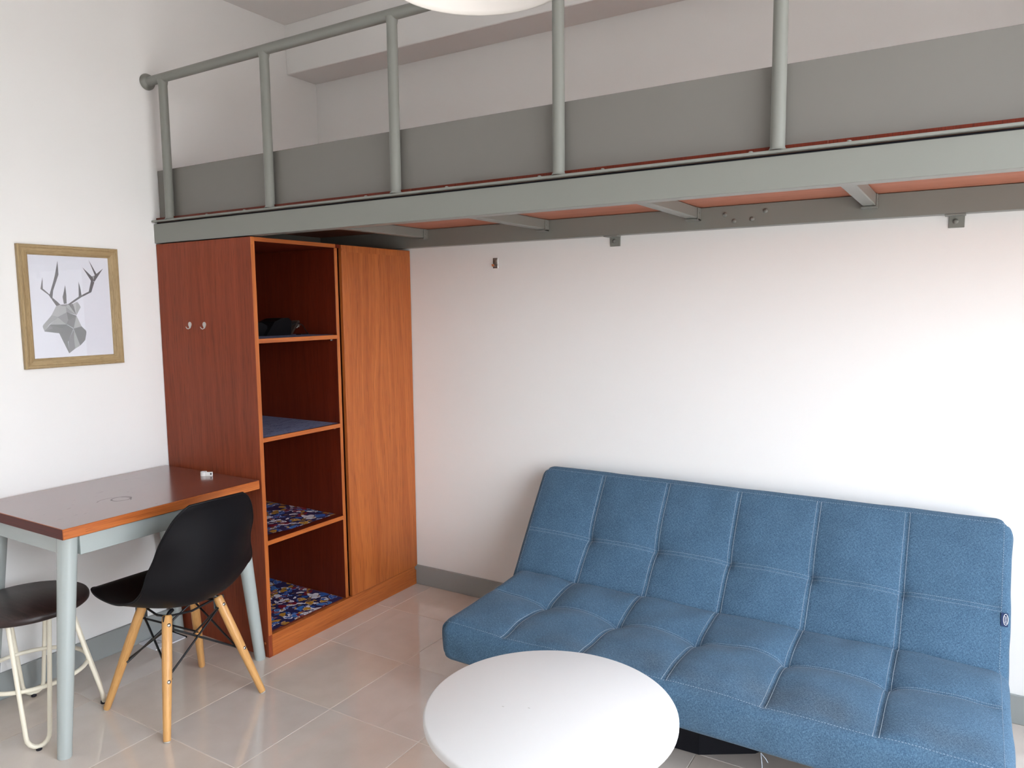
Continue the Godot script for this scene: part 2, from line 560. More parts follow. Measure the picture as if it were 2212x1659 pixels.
func loft() -> void:
	var x1 := RX
	var t := thing("loft_platform", "grey painted steel loft platform with tube railing above the wardrobe and sofa", "loft bed")
	var st := S()
	channel_beam(st, 0.0, x1, 1.7012, 1.7815, 0.967, -0.05)
	obj("front_beam", st, M.steel, t)
	st = S()
	channel_beam(st, 0.0, x1, 1.706, 1.787, 0.052, -0.05)
	obj("back_beam", st, M.steel, t)
	st = S()
	bx(st, Vector3(0.002, 1.706, 0.055), Vector3(0.05, 1.787, 0.915))
	obj("side_beam", st, M.steel, t)
	# joists with an angle cleat at the wall end
	for xr in [0.755, 1.41, 2.075, 2.69, 3.36]:
		st = S()
		bx(st, Vector3(xr - 0.042, 1.746, 0.058), Vector3(xr, 1.788, 0.94), 0.003)
		var j := obj("joist", st, M.steel, t)
		st = S()
		bx(st, Vector3(xr + 0.0005, 1.738, 0.052), Vector3(xr + 0.004, 1.786, 0.085), 0.001)
		bx(st, Vector3(xr - 0.046, 1.738, 0.052), Vector3(xr + 0.004, 1.7445, 0.09), 0.001)
		screw(st, Vector3(xr + 0.004, 1.764, 0.072), Vector3(1, 0, 0), 0.005, 0.003)
		obj("joist_cleat", st, M.steel, j)
	# boards
	var cuts := [0.004, 1.39, 2.67, x1]
	for i in 3:
		st = S()
		bx(st, Vector3(cuts[i] + 0.0006, 1.7885, 0.004), Vector3(cuts[i + 1] - 0.0006, DECK, 0.955), 0.0006)
		var board := obj("deck_board", st, M.ply, t)
		st = S()
		bx(st, Vector3(cuts[i] + 0.0006, 1.7886, 0.9552), Vector3(cuts[i + 1] - 0.0006, DECK, 0.9562), 0.0003)
		obj("edge_band", st, M.red_deep, board)
	st = S()
	bx(st, Vector3(0.004, DECK, 0.923), Vector3(x1, 2.006, 0.938), 0.0012)
	obj("kick_board", st, M.kick, t)
	st = S()
	bx(st, Vector3(0.002, 1.7818, 0.93), Vector3(x1, 1.7883, 0.952), 0.0004)
	obj("slot_shade", st, M.gap_shade, t)  # dark filler that stands in for the shade in the slot over the beam
	# railing base strip with its screws
	st = S()
	bx(st, Vector3(0.0, 1.7885, 0.9555), Vector3(x1, 1.7955, 0.977), 0.001)
	var strip := obj("rail_strip", st, M.steel, t)
	for sx in [0.36, 0.585, 1.206, 1.547, 1.884, 2.086, 2.492, 2.719, 3.1]:
		st = S()
		screw(st, Vector3(sx, 1.7955, 0.970), Vector3.UP, 0.0055, 0.004)
		obj("screw", st, M.steel, strip)
	st = S()
	tube(st, [Vector3(0.004, 2.366, 0.960), Vector3(x1 - 0.002, 2.366, 0.960)], 0.0185, 24)
	var rail := obj("handrail", st, M.steel, t)
	st = S()
	lathe(st, [Vector2(0.033, 0), Vector2(0.033, 0.006), Vector2(0.030, 0.013), Vector2(0.022, 0.018), Vector2(0.0186, 0.019)], 28, along(Vector3(1, 0, 0), Vector3(0.001, 2.366, 0.960)))
	obj("wall_flange", st, M.steel, rail)
	for k in 7:
		var bxp := 0.108 + k * 0.6115
		if bxp > x1 - 0.05: break
		st = S()
		var c := Vector3(bxp, 0, 0.960)
		lathe(st, [Vector2(0.0235, 1.7955), Vector2(0.0205, 1.7985), Vector2(0.0178, 1.804), Vector2(0.0176, 2.336), Vector2(0.0195, 2.346), Vector2(0.021, 2.357)], 24, Transform3D(Basis(), c))
		obj("baluster", st, M.steel, t)
	# bolts through the back beam, and the brackets that hang below it on the wall
	for b in [Vector2(2.171, 1.755), Vector2(2.206, 1.729), Vector2(2.272, 1.732), Vector2(2.32, 1.759)]:
		st = S()
		screw(st, Vector3(b.x, b.y, 0.052), Vector3(0, 0, 1), 0.0065, 0.007, 0.009)
		obj("bolt", st, M.steel, t)
	for xb in [1.702, 2.927]:
		st = S()
		bx(st, Vector3(xb - 0.023, 1.663, 0.0005), Vector3(xb + 0.023, 1.7055, 0.006), 0.0015)
		bx(st, Vector3(xb - 0.034, 1.7005, 0.0065), Vector3(xb + 0.026, 1.7055, 0.05), 0.001)
		var br := obj("wall_bracket", st, M.steel, t)
		st = S()
		screw(st, Vector3(xb - 0.003, 1.684, 0.006), Vector3(0, 0, 1), 0.007, 0.008, 0.009)
		obj("bolt", st, M.steel, br)

# ---------------------------------------------------------------- wardrobe
func wardrobe() -> void:
	var t := thing("wardrobe", "tall reddish brown wooden wardrobe with four open shelves beside a closed door", "wardrobe")
	var fx := 0.602
	var h := 1.697
	var st := S()
	bx(st, Vector3(0.003, 0, 0.945), Vector3(fx, h, 0.963), 0.0012)
	obj("side_panel", st, M.red_v, t)
	st = S()
	bx(st, Vector3(fx - 0.014, 0.093, 0.9448), Vector3(fx + 0.0012, h, 0.9625), 0.0008)
	obj("edge_strip", st, M.teak_v, t)
	st = S()
	bx(st, Vector3(0.013, 0.0, 0.003), Vector3(fx - 0.02, h, 0.018))
	obj("far_panel", st, M.red_deep, t)
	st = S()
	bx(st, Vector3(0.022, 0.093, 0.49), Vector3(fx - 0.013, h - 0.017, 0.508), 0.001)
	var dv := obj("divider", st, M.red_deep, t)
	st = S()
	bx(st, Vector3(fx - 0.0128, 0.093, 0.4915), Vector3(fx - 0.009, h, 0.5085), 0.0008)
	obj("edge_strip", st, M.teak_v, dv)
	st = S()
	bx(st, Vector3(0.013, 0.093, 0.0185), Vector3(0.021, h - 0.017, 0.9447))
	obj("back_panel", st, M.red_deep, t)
	st = S()
	bx(st, Vector3(0.013, h - 0.016, 0.003), Vector3(fx - 0.006, h, 0.9447), 0.001)
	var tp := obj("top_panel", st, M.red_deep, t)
	st = S()
	bx(st, Vector3(fx - 0.0058, h - 0.016, 0.5085), Vector3(fx - 0.0012, h, 0.9447), 0.0006)
	obj("edge_strip", st, M.teak_h, tp)
	st = S()
	bx(st, Vector3(0.013, 0.076, 0.0185), Vector3(fx - 0.016, 0.0925, 0.9447))
	obj("bottom_panel", st, M.red_h, t)
	st = S()
	bx(st, Vector3(fx - 0.015, 0.0, 0.022), Vector3(fx + 0.001, 0.0925, 0.9447), 0.001)
	bx(st, Vector3(fx - 0.015, 0.0, 0.003), Vector3(fx + 0.001, 0.075, 0.0215), 0.001)
	obj("plinth", st, M.teak_h, t)
	for y in [0.466, 0.888, 1.284]:
		st = S()
		var st2 := S()
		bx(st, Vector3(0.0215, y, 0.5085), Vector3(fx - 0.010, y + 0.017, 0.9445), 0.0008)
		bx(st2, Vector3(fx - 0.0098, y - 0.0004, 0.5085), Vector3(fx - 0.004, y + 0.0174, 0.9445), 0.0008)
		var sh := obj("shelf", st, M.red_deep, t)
		obj("edge_strip", st2, M.teak_h, sh)
		st = S()
		screw(st, Vector3(fx - 0.04, y - 0.006, 0.5082), Vector3(0, 0, 1), 0.0045, 0.012)
		obj("shelf_pin", st, M.zinc, sh)
	st = S()
	bx(st, Vector3(fx - 0.016, 0.0945, 0.004), Vector3(fx + 0.003, h - 0.001, 0.4775), 0.0012)
	var dr := obj("door", st, M.teak_v, t)
	st = S()
	bx(st, Vector3(fx + 0.0032, h - 0.03, 0.467), Vector3(fx + 0.0055, h - 0.014, 0.4765), 0.0005)
	bx(st, Vector3(fx + 0.0055, h - 0.024, 0.470), Vector3(fx + 0.008, h - 0.019, 0.4765), 0.0005)
	obj("door_catch", st, M.teak_h, dr)
	st = S()
	lathe(st, [Vector2(0.0055, 0), Vector2(0.0055, 0.0006), Vector2(0, 0.0008)], 14, along(Vector3(0, 0, 1), Vector3(fx - 0.022, 0.057, 0.963)))
	obj("screw_cap", st, M.teak_h, t)

func uv_sheet(called: String, label: String, im_m: StandardMaterial3D, y: float, x1: float, z0: float, z1: float, sag: float, sc: float) -> void:
	# a sheet lying on a shelf, its front edge slightly lifted
	var st := SurfaceTool.new()
	st.begin(Mesh.PRIMITIVE_TRIANGLES)
	st.set_smooth_group(0)
	var nx := 14
	var nz := 16
	var wob := noise(int(y * 1000), 3.0, 2)
	var pt := func(i: int, j: int) -> Vector3:
		var fx := float(i) / nx
		var fz := float(j) / nz
		var x := lerpf(0.024, x1 + wob.get_noise_2d(fz * 0.6, 3.0) * 0.006, fx)
		var z := lerpf(z0, z1, fz)
		return Vector3(x, y + 0.0009 + sag * maxf(0.0, wob.get_noise_2d(x * 1.3, z * 1.3)) * smoothstep(0.45, 1.0, fx), z)
	for lay in [0.0, -0.0006]:
		for i in nx:
			for j in nz:
				var q := []
				for k in [[0, 0], [1, 0], [1, 1], [0, 1]]:
					q.append(pt.call(i + k[0], j + k[1]) + Vector3(0, lay, 0))
				var order := [0, 1, 2, 0, 2, 3] if lay < 0.0 else [0, 2, 1, 0, 3, 2]
				order = [0, 2, 1, 0, 3, 2] if lay < 0.0 else [0, 1, 2, 0, 2, 3]
				for k in order:
					var v: Vector3 = q[k]
					st.set_uv(Vector2(v.z, v.x) * sc)
					st.add_vertex(v)
	var o := obj(called, st, im_m)
	tag(o, label, "shelf liner", "printed liners on the wardrobe shelves")

func liners() -> void:
	var im := Image.create(768, 768, false, Image.FORMAT_RGB8)
	im.fill(rgb(46, 50, 96))
	var cols := [rgb(214, 160, 62), rgb(44, 104, 190), rgb(150, 36, 56), rgb(240, 238, 246), rgb(206, 150, 58), rgb(240, 238, 246), rgb(64, 130, 208)]
	for k in 260:
		var c := Vector2(rng.randf() * 768, rng.randf() * 768)
		var r := rng.randf_range(16, 46)
		var q := rng.randf_range(0.35, 0.9)
		var a := rng.randf() * TAU
		var wob := rng.randf_range(0.04, 0.22)
		var col: Color = cols[rng.randi() % cols.size()]
		blob(im, c, r + 3.0, q, a, wob, rgb(240, 236, 244) if k % 3 == 0 else rgb(40, 40, 80), k)
		blob(im, c, r, q, a, wob, col, k)
		if k % 2 == 0:
			var pts := []
			for s in 7:
				pts.append(c + Vector2((s - 3) * r * 0.22, sin(s * 1.9 + k) * r * 0.22).rotated(a))
			stroke(im, pts, 2.5, rgb(236, 232, 238) if col.v < 0.8 else rgb(40, 30, 48))
		if k % 5 == 0:
			for s in 4:
				blob(im, c + Vector2(r * 1.1, (s - 1.5) * 8.0).rotated(a), 5.0, 0.9, 0.0, 0.1, rgb(232, 228, 236), s)
	var bright := mat(Color.WHITE, 0.32, 0.5)
	bright.albedo_texture = tex(im)
	var im2 := Image.create(512, 512, false, Image.FORMAT_RGB8)
	im2.fill(rgb(134, 148, 184))
	for k in 300:
		var c := Vector2(rng.randf() * 512, rng.randf() * 512)
		var l := rng.randf_range(10, 30)
		var pts := []
		for s in 5:
			pts.append(c + Vector2((s - 2) * l * 0.5, sin(s * 2.1 + k) * 2.5 + (s - 2) * 1.2))
		stroke(im2, pts, rng.randf_range(2.0, 5.0), [rgb(44, 56, 112), rgb(70, 86, 138), rgb(170, 182, 210)][k % 3])
	var blue := mat(Color.WHITE, 0.5, 0.4)
	blue.albedo_texture = tex(im2)
	uv_sheet("shelf_liner", "colourful doodle printed liner on the lowest wardrobe shelf", bright, 0.0925, 0.575, 0.511, 0.942, 0.002, 2.7)
	uv_sheet("shelf_liner_001", "colourful doodle printed liner with a curled front edge on the third shelf down", bright, 0.483, 0.545, 0.511, 0.942, 0.012, 2.5)
	uv_sheet("shelf_liner_002", "slate blue dashed liner on the empty second shelf from the top", blue, 0.905, 0.585, 0.511, 0.942, 0.002, 2.6)
	uv_sheet("shelf_liner_003", "slate blue dashed liner on the top shelf, under the black pouch", blue, 1.301, 0.582, 0.511, 0.942, 0.0, 2.6)

# ---------------------------------------------------------------- desk
func desk() -> void:
	var t := thing("desk", "small wooden topped desk with pale grey splayed steel legs against the left wall", "desk")
	var st := SurfaceTool.new()
	st.begin(Mesh.PRIMITIVE_TRIANGLES)
	st.set_smooth_group(-1)
	var a := Vector3(0.014, 0.711, 0.982)
	var b := Vector3(0.615, 0.745, 1.736)
	# the top face carries its own map
	for k in [[0, 0], [1, 0], [1, 1], [0, 0], [1, 1], [0, 1]]:
		st.set_uv(Vector2(k[0], k[1]))
		st.add_vertex(Vector3(lerpf(a.x + 0.002, b.x - 0.002, k[0]), b.y + 0.0004, lerpf(a.z + 0.002, b.z - 0.002, k[1])))
	var st2 := S()
	bx(st2, a, b, 0.0022)
	var top := obj2("tabletop", st, M.desk_top, st2, M.teak_h, t)
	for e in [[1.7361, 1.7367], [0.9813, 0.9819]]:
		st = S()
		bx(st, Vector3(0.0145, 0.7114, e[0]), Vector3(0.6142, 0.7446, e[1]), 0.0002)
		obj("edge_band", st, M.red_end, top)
	st = S()
	bx(st, Vector3(0.568, 0.643, 1.09), Vector3(0.588, 0.7105, 1.672), 0.001)
	obj("apron", st, M.desk_steel, t)
	st = S()
	bx(st, Vector3(0.035, 0.643, 1.09), Vector3(0.055, 0.7105, 1.672), 0.001)
	obj("apron", st, M.desk_steel, t)
	st = S()
	bx(st, Vector3(0.085, 0.643, 1.685), Vector3(0.55, 0.7105, 1.703), 0.001)
	obj("apron", st, M.desk_steel, t)
	st = S()
	bx(st, Vector3(0.085, 0.643, 1.04), Vector3(0.55, 0.7105, 1.058), 0.001)
	obj("apron", st, M.desk_steel, t)
	for l in [[Vector3(0.562, 0.7105, 1.696), Vector3(0.574, 0.0, 1.760)], [Vector3(0.558, 0.7105, 1.055), Vector3(0.573, 0.0, 0.985)], [Vector3(0.062, 0.7105, 1.668), Vector3(0.036, 0.0, 1.735)], [Vector3(0.068, 0.7105, 1.055), Vector3(0.044, 0.0, 0.988)]]:
		st = S()
		tube(st, [l[0], l[0].lerp(l[1], 0.5), l[1]], [0.030, 0.0255, 0.021], 22)
		obj("leg", st, M.desk_steel, t)

# ---------------------------------------------------------------- sofa
const SEAM := 0.2815   # distance between the lengthwise seams

func cushion_height(x: float, v: float, w: float, l: float, vm: float, deep: float, crown: float, sag: float, nz: FastNoiseLite, off: float) -> float:
	var k := clampf(round((x - off) / SEAM), -2.0, 2.0)
	var dx := absf(x - off - k * SEAM)
	var dv := absf(v - vm)
	var h := -0.0026 * exp(-pow(dx / 0.009, 2.0)) - 0.002 * exp(-pow(dv / 0.009, 2.0))
	var r := sqrt(dx * dx + dv * dv * 0.8)
	h -= deep * exp(-pow(r / 0.055, 1.2)) + 0.008 * exp(-pow(r / 0.017, 2.0))
	var fx := fposmod(x - off, SEAM) / SEAM
	var fv := (v + l * 0.5) / (vm + l * 0.5) if v < vm else (v - vm) / (l * 0.5 - vm)
	h += crown * sqrt(maxf(0.0, sin(PI * clampf(fx, 0, 1)) * sin(PI * clampf(fv, 0, 1))))
	h += sag * nz.get_noise_2d(x * 3.0, v * 3.0)
	var edge := minf(w * 0.5 - absf(x), l * 0.5 - absf(v))
	return h * smoothstep(-0.005, 0.045, edge)

func cushion(w: float, l: float, th: float, re: float, rp: float, vm: float, deep: float, crown: float, sag: float, nz: FastNoiseLite, off: float) -> SurfaceTool:
	# x across, y outwards (the sitting side), z along the length; centred
	var st := S()
	st.set_smooth_group(0)
	var h := Vector3(w * 0.5, th * 0.5, l * 0.5)
	var place := func(p: Vector3) -> Vector3:
		var core := Vector3(clampf(p.x, -h.x + re, h.x - re), clampf(p.y, -h.y + re, h.y - re), clampf(p.z, -h.z + re, h.z - re))
		var d := p - core
		var q := core + d.normalized() * re if d.length() > 1e-6 else p
		var cx := clampf(q.x, -h.x + rp, h.x - rp)
		var cz := clampf(q.z, -h.z + rp, h.z - rp)
		var e := Vector2(q.x - cx, q.z - cz)
		if e.length() > 1e-6:
			e *= maxf(absf(e.x), absf(e.y)) / e.length()
		var f := Vector3(cx + e.x, q.y, cz + e.y)
		if p.y > h.y - 1e-5:
			f.y += cushion_height(p.x, p.z, w, l, vm, deep, crown, sag, nz, off)
		else:
			# the boxing bulges a little and ripples
			var m := 1.0 - pow(p.y / h.y, 2.0)
			var bul := 0.006 * m + 0.004 * m * nz.get_noise_2d(p.x * 5.0 + p.z * 4.0, p.y * 5.0)
			if absf(p.x) > h.x - 1e-5: f.x += signf(p.x) * bul
			if absf(p.z) > h.z - 1e-5: f.z += signf(p.z) * bul
		return f
	var face := func(o: Vector3, du: Vector3, dv: Vector3, nu: int, nv: int, out: Vector3) -> void:
		var pts := []
		for i in nu + 1:
			var row := []
			for j in nv + 1:
				row.append(place.call(o + du * (float(i) / nu) + dv * (float(j) / nv)))
			pts.append(row)
		for i in nu:
			for j in nv:
				quad(st, pts[i][j], pts[i + 1][j], pts[i + 1][j + 1], pts[i][j + 1], out)
	var nx := 210
	var nv := 76
	var ny := 14
	face.call(Vector3(-h.x, h.y, -h.z), Vector3(w, 0, 0), Vector3(0, 0, l), nx, nv, Vector3.UP)
	face.call(Vector3(-h.x, -h.y, -h.z), Vector3(w, 0, 0), Vector3(0, 0, l), nx, nv, Vector3.DOWN)
	face.call(Vector3(-h.x, -h.y, -h.z), Vector3(w, 0, 0), Vector3(0, th, 0), nx, ny, Vector3.FORWARD)
	face.call(Vector3(-h.x, -h.y, h.z), Vector3(w, 0, 0), Vector3(0, th, 0), nx, ny, Vector3.BACK)
	face.call(Vector3(-h.x, -h.y, -h.z), Vector3(0, th, 0), Vector3(0, 0, l), ny, nv, Vector3.LEFT)
	face.call(Vector3(h.x, -h.y, -h.z), Vector3(0, th, 0), Vector3(0, 0, l), ny, nv, Vector3.RIGHT)
	return st

func stitches(st: SurfaceTool, at: Callable, a: Vector2, b: Vector2, gap := 0.0055, long := 0.0046, r := 0.00055) -> void:
	var n := int((b - a).length() / gap)
	var side2 := (b - a).normalized().orthogonal() * 0.002
	for i in n:
		var p := a.lerp(b, (i + 0.15) / n)
		var q := a.lerp(b, (i + 0.15 + long / gap) / n)
		var p3: Vector3 = at.call(p)
		var q3: Vector3 = at.call(q)
		var out: Vector3 = (q3 - p3).cross(at.call(p + side2) - p3).normalized()
		if out.y < 0.0: out = -out
		var d := (q3 - p3).normalized()
		var s := d.cross(out) * r
		var up := out * r * 1.1
		quad(st, p3 - s, q3 - s, q3 + up, p3 + up, out - s * 500.0)
		quad(st, p3 + s, q3 + s, q3 + up, p3 + up, out + s * 500.0)

# grey wear on the front of the seat, in seat coordinates
func stain_map() -> Callable:
	var n := noise(83, 4.0, 3)
	var spots := [[-0.10, 0.20, 0.10], [0.27, 0.19, 0.13], [0.42, 0.22, 0.10], [-0.32, 0.24, 0.08], [0.70, 0.20, 0.10], [0.08, 0.24, 0.07], [-0.55, 0.16, 0.06]]
	return func(v: Vector3) -> Color:
		var k := 0.0
		for s in spots:
			k += exp(-(pow((v.x - s[0]) / s[2], 2.0) + pow((v.z - s[1]) / (s[2] * 0.6), 2.0)))
		k = clampf(k * (0.75 + 0.8 * n.get_noise_2d(v.x, v.z)), 0.0, 1.0)
		return Color.WHITE.lerp(Color(1.0, 0.80, 0.72), k)

func sofa() -> void:
	var t := thing("sofa_bed", "blue denim upholstered armless sofa bed with tufted seat and reclined back", "sofa", Vector3(2.268, 0, 0.0), -0.008)
	# seat
	var nz := noise(71, 1.0, 2)
	var w := 1.678
	var sl := 0.565
	var sth := 0.132
	var svm := -0.045
	var so := -0.019
	paint = stain_map()
	var st := cushion(w, sl, sth, 0.026, 0.05, svm, 0.026, 0.020, 0.012, nz, so)
	paint = null
	var sc := obj("seat_cushion", st, M.denim_worn, t)
	sc.transform = Transform3D(Basis(Vector3.RIGHT, 0.028), Vector3(0.019, 0.2628, 0.652))
	var sat := func(q: Vector2) -> Vector3: return Vector3(q.x, sth * 0.5 + cushion_height(q.x, q.y, w, sl, svm, 0.026, 0.020, 0.012, nz, so) + 0.0004, q.y)
	seams(sc, sat, w, sl, svm, so)
	# back
	w = 1.712
	var nb := noise(72, 1.0, 2)
	var bl := 0.55
	var bth := 0.115
	var bvm := 0.020
	st = cushion(w, bl, bth, 0.022, 0.05, bvm, 0.022, 0.011, 0.008, nb, 0.0)
	var bc := obj("backrest", st, M.denim, t)
	var v := Vector3(0, 0.825, -0.565).normalized()
	var n := Vector3(0, v.z * -1.0, v.y)
	var top := Vector3(0, 0.727, 0.104)
	bc.transform = Transform3D(Basis(Vector3.RIGHT, n, -v), top - v * bl * 0.5 - n * bth * 0.5)
	var bat := func(q: Vector2) -> Vector3: return Vector3(q.x, bth * 0.5 + cushion_height(q.x, q.y, w, bl, bvm, 0.022, 0.011, 0.008, nb, 0.0) + 0.0004, q.y)
	seams(bc, bat, w, bl, bvm, 0.0)
	# woven tag at the right edge of the back, with its oval badge
	st = S()
	bx(st, Vector3(w * 0.5 - 0.021, bth * 0.5 - 0.004, 0.030), Vector3(w * 0.5 - 0.002, bth * 0.5 + 0.0015, 0.070), 0.0005)
	var tg := obj("woven_tag", st, M.navy, bc)
	st = S()
	var ring := []
	for k in 24:
		ring.append(Vector3(w * 0.5 - 0.0085 + cos(TAU * k / 24) * 0.0060, bth * 0.5 + 0.0017, 0.050 + sin(TAU * k / 24) * 0.0165))
	tube(st, ring, 0.0009, 6, true)
	for k in 5:
		var zz := 0.0405 + k * 0.0045
		tube(st, [Vector3(w * 0.5 - 0.0115, bth * 0.5 + 0.0017, zz), Vector3(w * 0.5 - 0.008, bth * 0.5 + 0.0017, zz + 0.002), Vector3(w * 0.5 - 0.0055, bth * 0.5 + 0.0017, zz + 0.0005)], 0.0008, 5)
	obj("badge", st, M.paper, tg)
	# under the seat: dark lining box, legs, hinges
	st = S()
	prism(st, PackedVector2Array([Vector2(-0.52, 0.75), Vector2(0.05, 0.728), Vector2(0.20, 0.63), Vector2(0.30, 0.45), Vector2(0.30, 0.3), Vector2(-0.52, 0.3)]), 0.004, 0.20, func(a: float, b: float, c: float) -> Vector3: return Vector3(a, c, b))
	obj("under_lining", st, M.lining, t)
	st = S()
	bx(st, Vector3(-w * 0.5 + 0.1, 0.185, 0.36), Vector3(w * 0.5 - 0.1, 0.2, 0.90))
	obj("seat_frame", st, M.lining, t)
	for sx in [-1.0, 1.0]:
		for zl in [0.885, 0.42]:
			st = S()
			bx(st, Vector3(sx * 0.696 - 0.017, 0.0, zl - 0.017), Vector3(sx * 0.696 + 0.017, 0.195, zl + 0.017), 0.003)
			obj("leg", st, M.lining, t)
		st = S()
		bx(st, Vector3(sx * 0.78 - 0.012, 0.10, 0.30), Vector3(sx * 0.78 + 0.012, 0.2, 0.5), 0.003)
		bx(st, Vector3(sx * 0.78 - 0.012, 0.0, 0.30), Vector3(sx * 0.78 + 0.012, 0.1, 0.335), 0.003)
		obj("hinge", st, M.lining, t)
	st = S()
	tube(st, [Vector3(0.288, 0.205, 0.944), Vector3(0.293, 0.17, 0.947), Vector3(0.291, 0.12, 0.946), Vector3(0.293, 0.08, 0.945)], 0.0009, 5)
	tube(st, [Vector3(0.288, 0.205, 0.944), Vector3(0.302, 0.195, 0.948), Vector3(0.308, 0.185, 0.947)], 0.0007, 5)
	obj("loose_thread", st, M.thread, t)

func seams(parent: Node, at: Callable, w: float, l: float, vm: float, off: float) -> void:
	var st := S()
	var e := 0.02
	for k in range(1, 6):
		var x := off + SEAM * (k - 3)
		for s in [-0.0075, 0.0075]:
			stitches(st, at, Vector2(x + s, -l * 0.5 + e), Vector2(x + s, l * 0.5 - e))
	for s in [-0.006, 0.006]:
		stitches(st, at, Vector2(-w * 0.5 + e, vm + s), Vector2(w * 0.5 - e, vm + s), 0.0055, 0.0042, 0.00036)
	var far := l * 0.5 - e if parent.name == "seat_cushion" else e - l * 0.5   # the other border is tucked into the crease
	stitches(st, at, Vector2(-w * 0.5 + e, far), Vector2(w * 0.5 - e, far), 0.0075, 0.0042, 0.00042)
	for s in [-1.0, 1.0]:
		stitches(st, at, Vector2(s * (w * 0.5 - e), -l * 0.5 + e), Vector2(s * (w * 0.5 - e), l * 0.5 - e), 0.0075, 0.0042, 0.00042)
	var o := obj("stitching", st, M.thread, parent)
	o.set_meta("kind", "stuff")

# ---------------------------------------------------------------- round table
func round_table() -> void:
	var t := thing("round_table", "low round white coffee table in front of the blue sofa", "coffee table", Vector3(2.153, 0, 1.414))
	var r := 0.3065
	var st := S()
	lathe(st, [Vector2(0, 0.428), Vector2(r - 0.004, 0.428), Vector2(r - 0.001, 0.430), Vector2(r, 0.434), Vector2(r, 0.445), Vector2(r - 0.002, 0.4485), Vector2(r - 0.006, 0.45), Vector2(0, 0.45)], 96)
	var top := obj("tabletop", st, M.white_top, t)
	for q in [Vector2(-0.10, 0.055), Vector2(-0.042, 0.029)]:
		var chips := S()
		bx(chips, Vector3(q.x - 0.003, 0.4501, q.y - 0.0008), Vector3(q.x + 0.003, 0.4506, q.y + 0.0008), 0.0002)
		obj("chip_mark", chips, M.foot_pad, top)
	st = S()
	bx(st, Vector3(-0.2, 0.405, -0.018), Vector3(0.2, 0.428, 0.018), 0.003)
	bx(st, Vector3(-0.018, 0.406, -0.2), Vector3(0.018, 0.428, 0.2), 0.003)
	obj("cross_rail", st, M.white_top, t)
	for k in 4:
		var a := -2.80 + k * TAU / 4.0
		var d := Vector3(cos(a), 0, sin(a))
		st = S()
		tube(st, [d * 0.17 + Vector3(0, 0.425, 0), d * 0.225], [0.019, 0.012], 18)
		obj("leg", st, M.beech, t)

# ---------------------------------------------------------------- shell chair
func cat(p: Array, s: float) -> Array:
	# Catmull-Rom through rows of numbers
	var i := clampi(int(floor(s)), 0, p.size() - 2)
	var f := s - i
	var a: Array = p[maxi(i - 1, 0)]
	var b: Array = p[i]
	var c: Array = p[i + 1]
	var d: Array = p[mini(i + 2, p.size() - 1)]
	var o := []
	for k in b.size():
		o.append(0.5 * (2.0 * b[k] + (c[k] - a[k]) * f + (2.0 * a[k] - 5.0 * b[k] + 4.0 * c[k] - d[k]) * f * f + (3.0 * b[k] - a[k] - 3.0 * c[k] + d[k]) * f * f * f))
	return o

